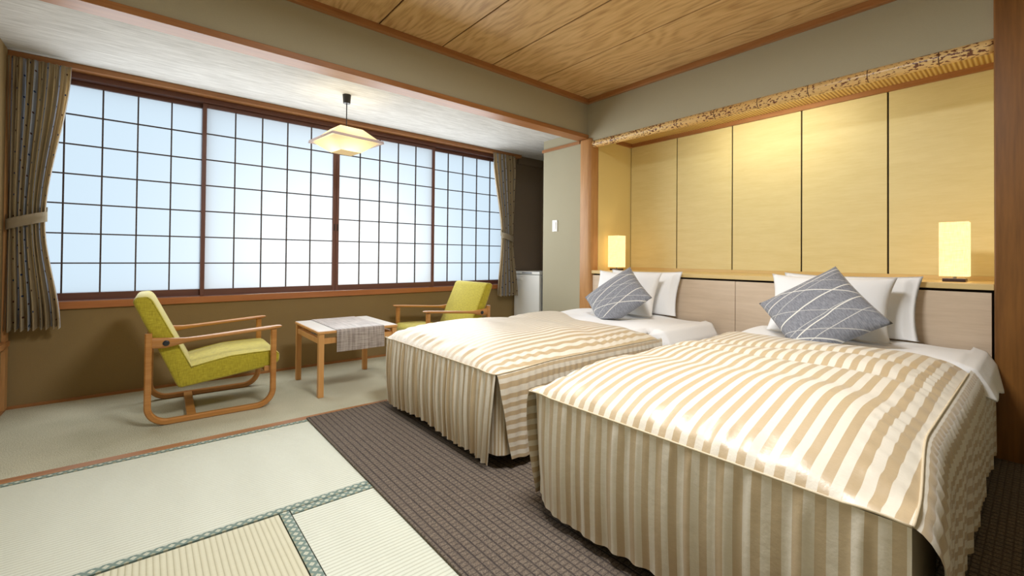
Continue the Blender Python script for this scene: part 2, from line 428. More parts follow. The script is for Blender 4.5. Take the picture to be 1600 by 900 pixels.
t2 = thing('tatami_mat', 'yellower tatami mat with ribs at right angles to the neighbouring mats', 'tatami mat', (0, .9, -.03), 'tatami mats')
obj('dark_shade_core', bxm(-.525, .4285, -.095, 1.814, -.0295, -.004), 'dark_gap', t2)
obj('rush_surface', bxm(-.490+G, .396-G, -.095, 1.812, -.004, .0), 'tatami_x', t2)
brocade(t2, .396, .4285, -.095, 1.814, 'y'); brocade(t2, -.525, -.490, -.095, 1.814, 'y')
t3 = thing('tatami_mat', 'pale tatami mat half covered by the brown rug, beside the yellower mat', 'tatami mat', (.7, 1.3, -.03), 'tatami mats')
obj('dark_shade_core', bxm(.4325, .977, .862, 1.815, -.0295, -.004), 'dark_gap', t3)
obj('rush_surface', bxm(.4325, .977, .894+G, 1.782-G, -.004, .0), 'tatami_y', t3)
brocade(t3, .4325, .977, 1.782, 1.815, 'x'); brocade(t3, .4325, .977, .862, .894, 'x')
obj('floor_board', bxm(.4325, .98, -.10, .858, -.03, -.0005), 'tatami_y', fl)

bm = bmesh.new(); box(bm, .752, 3.42, -1.2, 2.772, .0025, .010, bev=.003)
rug = tag(obj('rug', bm, 'rug'), 'dark brown woven rug with a grid weave under both beds', 'rug')
bm = bmesh.new(); box(bm, .741, .753, -1.2, 2.772, .0025, .0105, bev=.003); obj('rug_edge', bm, 'rug', rug)

# ------------------------------------------------------------------ walls
wb = sbox('wall_window', 'olive_wall', 'olive brown sand wall below the window', 'wall', XL-.1, 3.95, YW, YW+.12, -.03, .60)
obj('wall_top', bxm(XL-.1, 3.95, YW, YW+.12, 2.15, 2.5), 'olive_wall', wb)
obj('wall_end', bxm(3.34, 3.95, YW, YW+.12, .60, 2.15), 'niche_wall', wb)
sbox('wall_engawa_left', 'olive_wall', 'sand wall closing the window bay', 'wall', XL-.12, XL, 2.88, YW, -.03, ZE)
sbox('wall_niche', 'niche_wall', 'dim end wall of the refrigerator niche', 'wall', 3.86, 3.96, 2.85, YW, -.03, ZE)
sbox('wall_partition', 'sand_wall', 'beige sand wall beside the alcove post', 'wall', XF, XF+.10, 2.84, 3.37, -.03, ZE)
sbox('wall_beam', 'sand_wall', 'beige wall above the window bay lintel', 'wall', LR, 3.4, YB, YB+.11, 2.135, 2.56)
sbox('wall_alcove_upper', 'sand_wall', 'beige wall above the bamboo lintel', 'wall', XF, XF+.09, .05, YB+.05, 2.070, 2.56)
wa = sbox('wall_alcove_back', 'dark_gap', 'yellow panelled back wall of the alcove', 'wall', XB, XB+.08, .0, 2.86, -.03, 2.5)
ys = [2.705, 2.194, 1.686, 1.171, .663, .130]
for a, b in zip(ys, ys[1:]):
    o = obj('panel', bxm(XB-.012, XB, b+.005, a-.005, .875, 2.098, bev=.0015), 'alcove_panel', wa)
sbox('wall_alcove_left', 'alcove_side', 'yellow side wall of the alcove', 'wall', XF+.09, XB, 2.708, 2.84, -.03, 2.5)
sbox('wall_alcove_right', 'alcove_side', 'yellow side wall of the alcove by the dark post', 'wall', XF+.06, XB, .03, .13, -.03, 2.5)
sbox('wall_right', 'sand_wall', 'beige wall beyond the dark post', 'wall', XF+.03, XF+.12, BK, .05, -.03, 2.56)
sbox('wall_left', 'sand_wall', 'beige wall of the tatami room', 'wall', LR-.1, LR, BK, 2.88, -.03, 2.56)
sbox('wall_back', 'sand_wall', 'beige wall behind the tatami room', 'wall', LR-.1, XF+.12, BK-.1, BK, -.03, 2.56)
sbox('wall_bay_left', 'sand_wall', 'beige wall closing the window bay opening', 'wall', LR, XL-.001, YB, YB+.11, -.03, 2.135)

# ceiling of wooden boards
cl = sbox('ceiling', 'joint_brown', 'ceiling of oak boards', 'ceiling', LR-.1, XF+.1, BK-.1, YB+.1, ZC+.008, ZC+.10)
sl = [1.143, 1.613, 2.064, 2.544, 2.985]
sl = [sl[0]-.46*k for k in (6, 5, 4, 3, 2, 1)]+sl+[3.3]
for a, b in zip(sl, sl[1:]):
    if b <= LR: continue
    me_ = bxm(max(a, LR)+.005, b-.005, BK, YB-.01, ZC, ZC+.0079, bev=.0015)
    o = obj('board', me_, 'ceiling_oak', cl)
sbox('ceiling_engawa', 'engawa_ceiling', 'pale streaked paper ceiling of the window bay', 'ceiling', XL-.1, 3.96, YB+.11, YW+.12, ZE, ZE+.05)
sbox('ceiling_alcove', 'reed_soffit', 'ribbed reed ceiling of the alcove', 'ceiling', XF+.09, XB, .1, 2.75, 2.132, 2.19)

# trims
sbox('trim_1', 'trim_x', 'brown ceiling moulding above the lintel wall', 'trim', LR, XF, YB-.036, YB, 2.424, ZC, bev=.003)
sbox('trim_2', 'trim_y', 'brown ceiling moulding above the alcove wall', 'trim', XF-.036, XF, BK, YB-.036, 2.424, ZC, bev=.003)
sbox('trim_3', 'trim_x', 'long brown lintel beam of the window bay', 'trim', LR, XF+.02, YB-.012, YB+.115, 2.098, 2.135, bev=.003)
sbox('trim_4', 'trim_y', 'brown moulding above the partition wall', 'trim', XF-.012, XF+.1, 2.86, 3.385, 2.068, 2.098, bev=.003)
sbox('trim_5', 'trim_y', 'brown moulding above the yellow panels', 'trim', XB-.03, XB, .13, 2.708, 2.098, 2.132)
sbox('trim_6', 'trim_x', 'brown moulding at the alcove side', 'trim', XF+.36, XB-.03, 2.68, 2.708, 2.098, 2.132)
sbox('trim_7', 'shelf_wood', 'wooden strip at the foot of the yellow panels', 'trim', XB-.022, XB, .13, 2.708, .85, .875)
sbox('trim_8', 'trim_x', 'wooden cornice over the window', 'trim', XL, 3.45, YW-.085, YW+.01, 2.155, ZE, bev=.003)
sbox('trim_9', 'niche_wall', 'dark moulding in the refrigerator niche', 'trim', 3.45, 3.86, YW-.03, YW, 2.10, ZE)
sbox('baseboard_window', 'trim_x', 'thin brown baseboard under the window', 'baseboard', XL, 3.4, YW-.012, YW, 0, .018)
sbox('baseboard_left', 'trim_y', 'thin brown baseboard of the bay end wall', 'baseboard', XL, XL+.012, 2.9, YW-.012, 0, .018)
sbox('trim_10', 'trim_y', 'brown rail on the bay end wall', 'trim', XL, XL+.03, 3.2, YW-.06, .40, .43)
sbox('trim_11', 'post_z', 'brown corner post beside the curtain', 'trim', XL, XL+.018, YW-.10, YW-.03, .018, 2.155)
# window surround
sbox('trim_12', 'sill_x', 'orange brown window sill', 'trim', XL, 3.34, YW-.02, YW+.12, .60, .648, bev=.003)
sbox('trim_13', 'sash_x', 'dark brown head rail of the window', 'trim', XL, 3.34, YW-.01, YW+.12, 2.118, 2.155)
sbox('trim_14', 'sash', 'dark brown jamb of the window', 'trim', 3.30, 3.34, YW-.01, YW+.12, .648, 2.118)

# posts and bamboo lintel
bm = bmesh.new(); box(bm, XF-.03, XF+.10, 2.705, 2.845, -.03, 2.10, bev=.028, seg=4)
o = obj('alcove_post', bm, 'post_z'); smooth_by_angle(o, 40); tag(o, 'rounded reddish wood post between the alcove and the partition wall', 'post')
bm = bmesh.new(); box(bm, XF-.035, XF+.075, .04, .152, -.03, ZC, bev=.006)
o = obj('alcove_post', bm, 'post_dark'); tag(o, 'dark stained wood post at the headboard end beside the lamp', 'post')
bm = bmesh.new(); pts = []; rr = []
n = 120
for i in range(n+1):
    y = .152+(2.71-.152)*i/n
    ph = ((y+10)/.30) % 1; d = min(abs(ph-.5), 1-abs(ph-.5))
    pts.append((XF+.022, y, 2.042+.002*math.sin(y*2.1))); rr.append(.036+.0025*math.exp(-(d/.02)**2)+.002*math.sin(y*1.3))
tube(bm, pts, rr, 20)
tag(obj('bamboo_lintel', bm, 'bamboo', smooth=True), 'mottled bamboo pole running along the top of the alcove', 'bamboo pole')

# ------------------------------------------------------------------ windows: four sliding sashes with muntins and panes
ZW0, ZW1 = .650, 2.118
def sash(n, x0, x1, yf, vx, label):
    e = sempty('window_%d' % n, label, 'window', ((x0+x1)/2, yf, ZW0))
    st = .026; g0, g1 = .700, 2.088
    for a, b in ((x0, x0+st), (x1-st, x1)): obj('stile', bxm(a, b, yf, yf+.03, ZW0, ZW1, bev=.002), 'sash', e)
    obj('rail', bxm(x0+st, x1-st, yf+.002, yf+.028, ZW0, g0, bev=.002), 'sash_x', e)
    obj('rail', bxm(x0+st, x1-st, yf+.002, yf+.028, g1, ZW1, bev=.002), 'sash_x', e)
    xs = [x0+st]+vx+[x1-st]
    zs = [g0+(g1-g0)*k/7 for k in range(8)]
    for x in vx: obj('muntin', bxm(x-.0043, x+.0043, yf+.006, yf+.018, g0, g1), 'muntin', e)
    for z in zs[1:-1]: obj('muntin', bxm(x0+st, x1-st, yf+.008, yf+.018, z-.0043, z+.0043), 'muntin', e)
    cache = {}
    for a, b in zip(xs, xs[1:]):
        me = None
        for z0, z1 in zip(zs, zs[1:]):
            if me is None:
                o = obj('pane', bxm(a+.001, b-.001, yf+.0185, yf+.0205, z0+.001, z1-.001), 'pane', e); me = o.data; zb = z0
            else:
                o = bpy.data.objects.new('pane', me); COL.objects.link(o); o.parent = e; o.location.z = z0-zb
    return e
def cols(x0, x1, n=5):
    return [x0+.026+(x1-x0-.052)*k/n for k in range(1, n)]
YS = YW+.012
sash(1, XL, .348, YS+.036, [-.423-.19, -.423, -.237, -.053, .137], 'sliding frosted sash partly behind the curtain far from the refrigerator')
w2 = sash(2, .322, 1.320, YS, cols(.322, 1.320), 'sliding frosted sash with pull handle between the pendant lamp and the chair seen from its side')
w3 = sash(3, 1.3215, 2.330, YS, cols(1.3215, 2.330), 'sliding frosted sash with pull handle between the pendant lamp and the chair by the bed')
sash(4, 2.304, 3.30, YS+.036, cols(2.304, 3.30), 'sliding frosted sash partly behind the curtain next to the refrigerator')
for x, w in ((1.307, w2), (1.335, w3)):
    obj('pull', bxm(x-.005, x+.005, YS-.003, YS+.001, 1.19, 1.25, bev=.001), 'black_metal', w)

# ------------------------------------------------------------------ switch, headboard, shelf
sw = thing('light_switch', 'white wall switch on the beige partition wall', 'switch', (XF, 3.193, 1.29))
plate_ = obj('plate', bxm(XF-.008, XF, 3.158, 3.228, 1.232, 1.350, bev=.003), 'white_plastic', sw)
obj('rocker', bxm(XF-.012, XF-.006, 3.175, 3.211, 1.255, 1.327, bev=.002), 'white_plastic', plate_)
hb = thing('headboard', 'long pale wood headboard panelling behind both beds', 'headboard', (XF+.02, 1.4, .01))
for a, b in ((.162, 1.397), (1.400, 2.700)):
    obj('panel', bxm(XF+.004, XF+.03, a, b, .012, .806, bev=.002), 'headboard', hb)
obj('backing', bxm(XF+.031, XF+.05, .155, 2.704, .012, .816), 'dark_gap', hb)
tag(obj('shelf', bxm(XF-.008, XB-.022, .153, 2.706, .820, .850, bev=.003), 'shelf_wood'), 'long light wood shelf above the headboard', 'shelf')

# ------------------------------------------------------------------ table lamps on the shelf
def table_lamp(x, y, label):
    e = thing('table_lamp', label, 'lamp', (x, y, .850), 'table lamps on the shelf')
    obj('base', bxm(x-.046, x+.046, y-.046, y+.046, .8505, .868, bev=.003), 'dark_base', e)
    bm = bmesh.new(); lathe(bm, [(.008, 0), (.008, .03), (.014, .03), (.014, .07)], (x, y, .868), 12); obj('stem', bm, 'chrome', e)
    h = .0575; bm = bmesh.new(); z0, z1 = .880, 1.178
    P = [(x-h, y-h), (x+h, y-h), (x+h, y+h), (x-h, y+h)]
    lo = [bm.verts.new((a, b, z0)) for a, b in P]; hi = [bm.verts.new((a, b, z1)) for a, b in P]
    for i in range(4): bm.faces.new((lo[i], lo[(i+1) % 4], hi[(i+1) % 4], hi[i]))
    solidify(bm, .0015); obj('lamp_shade', bm, 'linen_shade', e)
    bm = bmesh.new(); bmesh.ops.create_uvsphere(bm, u_segments=12, v_segments=8, radius=.022, matrix=Matrix.Translation((x, y, .975)))
    obj('bulb', bm, 'lamp_white', e, smooth=True)
    l = bpy.data.lights.new('bulb_light', 'POINT'); l.energy = 2.2; l.color = (1, .74, .40); l.shadow_soft_size = .03
    o = bpy.data.objects.new('bulb_light', l); COL.objects.link(o); o.location = (x, y, 1.03)
table_lamp(3.45, 2.592, 'lit square linen table lamp on the shelf beside the rounded post')
table_lamp(3.45, .312, 'lit square linen table lamp on the shelf beside the dark post')

# lamp tube hidden behind the bamboo lintel, washing the yellow panels
tl = thing('tube_lamp', 'slim tube lamp mounted under the alcove ceiling behind the bamboo', 'lamp', (XF+.13, 1.35, 2.132))
obj('housing', bxm(XF+.10, XF+.16, .85, 1.85, 2.112, 2.132), 'white_plastic', tl)
bm = bmesh.new(); tube(bm, [(XF+.13, .88, 2.101), (XF+.13, 1.82, 2.101)], .012, 12); obj('tube', bm, 'lamp_white', tl, smooth=True)
area_light('tube_light', (XF+.135, 1.35, 2.086), (.7, 0, -.75), .85, .05, 3.6, (1, .93, .70))

# added ceiling lamp, out of view, to brighten the tatami room (square Japanese ceiling lamp in the middle of the boards)
LX, LY = 1.05, .95
cp = thing('added_ceiling_lamp', 'added unseen square ceiling lamp with wooden frame, brightening the room', 'lamp', (LX, LY, ZC))
obj('frame', bxm(LX-.30, LX+.30, LY-.30, LY+.30, ZC-.05, ZC-.001, bev=.004), 'trim_y', cp)
obj('diffuser', bxm(LX-.27, LX+.27, LY-.27, LY+.27, ZC-.09, ZC-.05, bev=.01), 'lamp_white', cp)
area_light('added_ceiling_lamp_light', (LX, LY, ZC-.10), (0, 0, -1), .54, .54, 60, (.97, .985, 1))

# ------------------------------------------------------------------ pendant lamp in the bay
PX, PY = 1.165, 3.39
pd = thing('pendant_lamp', 'cream faceted pendant lamp hanging from the bay ceiling on a black cord', 'lamp', (PX, PY, ZE))
bm = bmesh.new(); lathe(bm, [(.026, -.066), (.031, -.001)], (PX, PY, ZE)); o = obj('ceiling_cap', bm, 'black_metal', pd); smooth_by_angle(o)
bm = bmesh.new(); tube(bm, [(PX, PY, ZE-.06), (PX, PY, 1.90)], .004, 8); obj('cord', bm, 'black_metal', pd)
def frustum(r0, z0, r1, z1, closed):
    bm = bmesh.new(); rot = math.radians(7)
    def sq(h, z): return [bm.verts.new((PX+h*(sx*math.cos(rot)-sy*math.sin(rot)), PY+h*(sx*math.sin(rot)+sy*math.cos(rot)), z)) for sx, sy in ((-1, -1), (1, -1), (1, 1), (-1, 1))]
    a, b = sq(r0, z0), sq(r1, z1)
    for i in range(4): bm.faces.new((a[i], a[(i+1) % 4], b[(i+1) % 4], b[i]))
    if closed: bm.faces.new(b)
    solidify(bm, .002); return bm
obj('upper_shade', frustum(.182, 1.836, .088, 1.925, False), 'pendant_shade', pd)
obj('lower_shade', frustum(.178, 1.824, .080, 1.748, True), 'pendant_shade', pd)
bm = frustum(.203, 1.819, .199, 1.839, False); obj('rim', bm, 'rim_mauve', pd)
l = bpy.data.lights.new('pendant_bulb', 'POINT'); l.energy = 3.0; l.color = (1, .86, .58); l.shadow_soft_size = .04
o = bpy.data.objects.new('pendant_bulb', l); COL.objects.link(o); o.location = (PX, PY, 1.81)

# ------------------------------------------------------------------ refrigerator
fr = thing('refrigerator', 'small white refrigerator in the niche behind the partition wall', 'refrigerator', (3.62, 3.83, 0))
obj('body', bxm(3.445, 3.85, 3.605, 4.05, .02, .785, bev=.004), 'grey_plastic', fr)
door_ = obj('door', bxm(3.40, 3.443, 3.608, 4.047, .05, .765, bev=.008), 'white_plastic', fr)
obj('top_panel', bxm(3.398, 3.85, 3.603, 4.052, .770, .804, bev=.006), 'white_plastic', fr)
obj('control_strip', bxm(3.396, 3.402, 3.73, 3.90, .778, .796, bev=.002), 'grey_plastic', fr)
obj('handle', bxm(3.388, 3.402, 3.90, 4.03, .698, .733, bev=.006, seg=3), 'white_plastic', door_)

# ------------------------------------------------------------------ curtains
def curtain(label, prof, y, n, tie, tieside):
    """prof: list of (z, xl, xr) from top to bottom"""
    e = thing('curtain', label, 'curtain', ((prof[-1][1]+prof[-1][2])/2, y, prof[-1][0]), 'tied back curtains')
    def at(z):
        for (z0, a0, b0), (z1, a1, b1) in zip(prof, prof[1:]):
            if z <= z0 and z >= z1:
                t = (z0-z)/(z0-z1); t = t*t*(3-2*t); return a0+(a1-a0)*t, b0+(b1-b0)*t
        return prof[-1][1:]
    zt, zb = prof[0][0], prof[-1][0]
    wmax = prof[0][2]-prof[0][1]
    rnd = [random.uniform(-.5, .5) for _ in range(n+2)]
    def fn(s, t):
        z = zt+(zb-zt)*t; a, b = at(z); w = b-a
        k = s*n; i = int(k); f = k-i
        jit = rnd[i]*(1-f)+rnd[min(i+1, n+1)]*f
        amp = .030*(.55+.45*w/wmax)*(1+.4*jit)*min(1, .35+t*6)
        ph = 2*PI*(k+.18*jit)
        x = a+w*(s+.012*math.sin(ph*.5+3*t)); yy = y+amp*math.sin(ph)+.010*math.sin(ph*2.3+5*t)*jit
        return Vector((x, yy, z+(.008*math.sin(ph) if t > .98 else 0)))
    full = wmax*2.0
    bm = grid_mesh(fn, n*14, 60, lambda s, t: (s*full, zt+(zb-zt)*t)); solidify(bm, .002)
    obj('drape', bm, 'curtain', e, smooth=True)
    a, b = at(tie); cx, hw = (a+b)/2, (b-a)/2+.006
    def band(s, t):
        an = 2*PI*s; dz = .03*math.cos(an)*tieside+(.0 if math.sin(an) < 0 else .03)
        return Vector((cx+hw*math.cos(an), y+.052*math.sin(an), tie+dz+.032*(1-2*t)))
    bm = grid_mesh(band, 40, 2); solidify(bm, .003); obj('tieback', bm, 'tieback', e, smooth=True)
    return e
curtain('wider striped dotted curtain tied back in the corner far from the refrigerator', [(2.150, -.650, -.378), (1.16, -.640, -.478), (.495, -.645, -.405)], 3.962, 9, 1.16, 1)
curtain('striped dotted curtain tied back beside the refrigerator', [(2.150, 3.005, 3.325), (1.19, 3.137, 3.297), (.525, 3.092, 3.375)], 3.962, 7, 1.19, -1)

# ------------------------------------------------------------------ lounge chairs (built facing +x, origin on floor)
def sweep_xz(path, yc, wy, th):
    bm = bmesh.new(); secs = []; n = len(path)
    for i, (x, z) in enumerate(path):
        a = Vector(path[max(i-1, 0)]); b = Vector(path[min(i+1, n-1)]); t = (b-a).normalized(); nr = Vector((-t.y, t.x)); r = .006
        p = Vector((x, z)); ring = []
        for u, v in ((-wy+r, -th), (wy-r, -th), (wy, -th+r), (wy, th-r), (wy-r, th), (-wy+r, th), (-wy, th-r), (-wy, -th+r)):
            q = p+nr*v; ring.append((q.x, yc+u, q.y))
        secs.append(ring)
    loft(bm, secs); return bm
def arc(cx, cz, r, a0, a1, n=10):
    return [(cx+r*math.cos(math.radians(a0+(a1-a0)*k/n)), cz+r*math.sin(math.radians(a0+(a1-a0)*k/n))) for k in range(n+1)]
def lounge_chair(name, label, loc, rz):
    e = thing(name, label, 'chair', (0, 0, 0), 'lounge chairs by the window'); x0 = .34
    for s in (-1, 1):
        yc = s*.285
        path = [(.027-x0, .52), (.027-x0, .30)]+arc(.122-x0, .111, .095, 180, 270)+arc(.553-x0, .111, .095, 270, 360)+[(.648-x0, .30), (.648-x0, .490)]
        o = obj('side_frame', sweep_xz(path, yc, .017, .016), 'chair_wood', e); smooth_by_angle(o, 40)
        secs = []
        for x, zc, hh, wy, dy in ((.043, .466, .030, .010, 0), (.10, .461, .029, .011, 0), (.15, .463, .021, .014, 0), (.20, .468, .013, .021, 0), (.27, .474, .010, .026, 0), (.40, .484, .0095, .029, 0), (.60, .499, .009, .030, 0), (.67, .504, .008, .028, 0), (.688, .506, .005, .020, 0), (.694, .5065, .002, .012, 0)):
            r = min(hh, wy)*.5
            secs.append([(x-x0, yc+u, zc+v) for u, v in ((-wy+r, -hh), (wy-r, -hh), (wy, -hh+r), (wy, hh-r), (wy-r, hh), (-wy+r, hh), (-wy, hh-r), (-wy, -hh+r))])
        bm = bmesh.new(); loft(bm, secs); arm_ = obj('armrest', bm, 'chair_wood', e); smooth_by_angle(arm_, 50)
        bm = bmesh.new(); lathe(bm, [(.016, -.004), (.016, .003), (.010, .005)], (0, 0, 0), 16)
        bmesh.ops.rotate(bm, verts=bm.verts[:], cent=(0, 0, 0), matrix=Matrix.Rotation(-s*PI/2, 3, 'X'))
        bmesh.ops.translate(bm, verts=bm.verts[:], vec=(.105-x0, yc+s*.012, .461)); obj('bolt', bm, 'bolt', arm_)
    obj('crossbar', bxm(.205-x0, .250-x0, -.27, .27, .008, .030, bev=.003), 'chair_wood', e)
    obj('crossbar', bxm(.60-x0, .63-x0, -.27, .27, .222, .255, bev=.003), 'chair_wood', e)
    bm = bmesh.new(); prism_y(bm, [(.205-x0, .300), (.42-x0, .345), (.66-x0, .352), (.692-x0, .325), (.690-x0, .275), (.655-x0, .250), (.40-x0, .215), (.165-x0, .185)], -.262, .262, .016)
    o = obj('seat', bm, 'chair_fabric', e); smooth_by_angle(o, 50)
    for s in (-1, 1):
        bm = bmesh.new(); tube(bm, [(x-x0, s*.259, z) for x, z in ((.222, .302), (.32, .324), (.42, .342), (.54, .347), (.655, .348), (.684, .324))], .0032, 6); obj('piping', bm, 'chair_fabric', o, smooth=True)
    bm = bmesh.new(); prism_y(bm, [(-.047-x0, .700), (-.030-x0, .722), (.022-x0, .726), (.043-x0, .706), (.150-x0, .470), (.232-x0, .292), (.178-x0, .186), (.160-x0, .194), (.06-x0, .44)], -.262, .262, .016)
    o = obj('backrest', bm, 'chair_fabric', e); smooth_by_angle(o, 50)
    for s in (-1, 1):
        bm = bmesh.new(); tube(bm, [(x-x0, s*.259, z) for x, z in ((.018, .720), (.037, .704), (.09, .590), (.146, .468), (.225, .298))], .0032, 6); obj('piping', bm, 'chair_fabric', o, smooth=True)
    e.location = loc; e.rotation_euler[2] = rz
    return e
lounge_chair('lounge_chair', 'chartreuse lounge chair on sled runners with no bed in front of it', (.34, 3.452, 0), math.radians(-1.5))
lounge_chair('lounge_chair', 'chartreuse lounge chair partly hidden behind the bed, near the refrigerator', (2.125, 3.555, 0), math.radians(180))

# ------------------------------------------------------------------ side table with runner
tb = thing('side_table', 'low wooden table with square legs between the two chairs', 'table', (1.187, 3.415, 0))
tx0, tx1, ty0, ty1 = .902, 1.475, 3.115, 3.725
obj('table_top', bxm(tx0, tx1, ty0, ty1, .430, .448, bev=.004), 'table_wood', tb)
obj('laminate', bxm(tx0+.005, tx1-.005, ty0+.005, ty1-.005, .448, .450), 'table_top', tb)
for x in (tx0+.006, tx1-.042):
    for y in (ty0+.006, ty1-.042): obj('leg', bxm(x, x+.036, y, y+.036, .0, .430, bev=.003), 'table_wood', tb)
for y in (ty0+.012, ty1-.036): obj('rail', bxm(tx0+.042, tx1-.042, y, y+.024, .360, .398, bev=.002), 'table_wood', tb)
for x in (tx0+.012, tx1-.036): obj('rail', bxm(x, x+.024, ty0+.042, ty1-.042, .360, .398, bev=.002), 'table_wood', tb)
def runner():
    pr = [(ty0-.007, .300), (ty0-.008, .40), (ty0-.006, .446), (ty0+.002, .4525), (ty0+.1, .4525), (ty1-.1, .4525), (ty1-.002, .4525), (ty1+.006, .446), (ty1+.008, .40), (ty1+.007, .330)]
    bm = bmesh.new()
    P = [[bm.verts.new((x, y+(.004*math.sin(x*30) if abs(z-.30) < .02 else 0), z)) for y, z in pr] for x in [1.022+(1.365-1.022)*k/10 for k in range(11)]]
    for i in range(10):
        for j in range(len(pr)-1): bm.faces.new((P[i][j], P[i+1][j], P[i+1][j+1], P[i][j+1]))
    bmesh.ops.recalc_face_normals(bm, faces=bm.faces[:]); solidify(bm, -.0015); return bm
o = obj('table_runner', runner(), 'table_runner'); smooth_by_angle(o, 60); tag(o, 'grey woven runner draped across the low wooden table', 'table runner')

# ------------------------------------------------------------------ beds
def smooth01(t): t = max(0, min(1, t)); return t*t*(3-2*t)
def make_bed(key, label, xf, yn, yf, zs, crown, headx, ruffle, p):
    """xf foot plane, yn near side (low y), yf far side"""
    W_ = yf-yn; yc = (yn+yf)/2; xh = 3.20
    bed = thing('bed', label[0], 'bed', ((xf+xh)/2, yc, .0105), 'twin beds')
    obj('base', bxm(xf+.10, xh, yn+.07, yf-.07, .10, .26, bev=.01), 'headboard', bed)
    obj('mattress', bxm(xf+.06, xh, yn+.05, yf-.05, .262, zs-.02, bev=.035, seg=3), 'white_linen', bed)
    for x in (xf+.2, xh-.12):
        for y in (yn+.14, yf-.14):
            bm = bmesh.new(); lathe(bm, [(.02, .0005), (.028, .09)], (x, y, .0105), 12); obj('leg', bm, 'black_metal', bed)
    cov = thing('bedspread', label[1], 'bedspread', ((xf+2.4)/2, yc, .05), 'striped satin bedspreads')
    near = lambda x: yn+p['inset']*smooth01((x-xf)/.45)          # seam line on the near side
    def top(s, t):
        # t: 0 near .. 1 far
        v = 2*t-1
        xe = headx(t)
        x = xf+(xe-xf)*s
        y0 = near(x); y = y0+(yf-y0)*t
        d = x-xf
        fx = math.sqrt(max(0, 1-(1-min(1, d/.42))**2.3))
        fy = 1-abs(v)**(p['pow'] if v < 0 else 11)
        z = zs+p['nz']*(1-t)*smooth01(d/.4)+crown*fx*fy
        z += .006*math.sin(5.1*x+2.3*y+p['ph'])*fy*fx+.005*math.sin(11*x-7*y)*fy*fx
        for xc, a, wd in p['crease']:
            xx = xc+.05*math.sin(3.2*y+p['ph'])+.04*(y-yc)
            z -= a*math.exp(-((x-xx)/wd)**2)*fy
        if s > .93: z -= .010*((s-.93)/.07)**2
        # small gathers near the side seams
        g = max(0, (abs(v)-.80)/.20)
        z += .004*g*(1-g)*4*math.sin(x*70+3*math.sin(x*9))
        gf = max(0, 1-d/.10)
        z += .005*gf*(1-gf)*4*math.sin(y*64+4*math.sin(y*11))
        return Vector((x, y, z))
    def uvtop(s, t):
        q = top(s, t); return (q.x, q.y+.006*math.sin(q.x*4+p['ph']))
    bm = grid_mesh(top, 110, 90, uvtop); obj('top_panel', bm, 'satin', cov, smooth=True)
    # foot skirt
    zh = .055
    def foot(s, t):
        yl, yr = near(xf), yf
        y = yl+(yr-yl)*s
        sl_ = .9*t*math.sin(y*13+p['ph'])
        ruf = math.sin(y*ruffle[1]+2.2*math.sin(y*7+p['ph'])+sl_)+.6*math.sin(y*ruffle[1]*1.83+1.3+3*math.sin(y*4)-2*sl_)+.4*math.sin(y*ruffle[1]*3.1+4*math.sin(y*9))*max(0, 1-t*1.5)
        amp = ruffle[0]*(min(1, t*8)*.6+.4*t)
        bulge = p['bulge']*math.sin(PI*min(1, t*1.05))
        x = xf-.003-amp*ruf-bulge
        yy = y+p['tipn']*t*t*max(0, 1-s*5)
        if s > .9: x += p['round']*((s-.9)/.1)**2*(.3+.7*t)
        if s < .1: x += p['roundn']*((.1-s)/.1)**2*t
        z0 = zs; zb = zh+.010*math.sin(y*9+p['ph'])-p['tipz']*max(0, 1-s*6)
        return Vector((x, yy, z0+(zb-z0)*t))
    def uvfoot(s, t):
        yl, yr = near(xf), yf; return (t*.4, yl+(yr-yl)*s)
    bm = grid_mesh(foot, 220, 22, uvfoot); obj('foot_skirt', bm, 'satin', cov, smooth=True)
    # side skirts
    def side(sgn):
        def f(s, t):
            cut = p['cutn'] if sgn < 0 else .05
            x = xf+(xh-.06-xf)*s; x += cut*(t**p['cutp'])*max(0, 1-s*3)
            yb = near(x) if sgn < 0 else yf
            ruf = math.sin(x*23+2*math.sin(x*5+p['ph']))+.5*math.sin(x*51+1)
            out = p['flare'] if sgn < 0 else .02
            drop = (.005 if sgn < 0 else .004)*ruf*t+.0028*math.sin(x*120+5*math.sin(x*8)+2*t)*min(1, t*6)+out*math.sin(min(1, t*4)*PI/2)
            zt = zs+p['nz']*smooth01((x-xf)/.4)*(1 if sgn < 0 else 0)
            zb = .06+.012*math.sin(x*7+p['ph'])
            tz = t if t > .25 else .25*(1-math.cos(t*4*PI/2))*.75+t*.25
            return Vector((x, yb+sgn*(.002+drop), zt+(zb-zt)*tz))
        return f
    for sgn in (-1, 1):
        f = side(sgn)
        bm = grid_mesh(f, 300, 20, lambda s, t, f=f: (f(s, t).x, (1-t)*.42)); obj('side_skirt', bm, 'satin', cov, smooth=True)
    # inverted pleats behind the split corners
    for yb, sg in ((near(xf), 1), (yf, -1)):
        pts = [(xf+.012, yb+sg*.16), (xf+.018, yb+sg*.08), (xf+.03, yb+sg*.03), (xf+.06, yb+sg*.010), (xf+.14, yb+sg*.008), (xf+.40, yb+sg*.012)]
        def pl(s, t):
            k = s*(len(pts)-1); i = min(int(k), len(pts)-2); f_ = k-i
            a, b = pts[i], pts[i+1]
            return Vector((a[0]+(b[0]-a[0])*f_, a[1]+(b[1]-a[1])*f_, zs-.02+(.075-zs+.02)*t))
        bm = grid_mesh(pl, 24, 8, lambda s, t: (t*.4, s*.5)); obj('corner_pleat', bm, 'satin' if key == 'far' else 'lining', cov, smooth=True)
    # piping along the seams
    bm = bmesh.new(); tube(bm, [Vector(top(0, t/60))+Vector((-.003, 0, .001)) for t in range(61)], 0.003, 6); obj('piping', bm, 'piping_cord', cov, smooth=True)
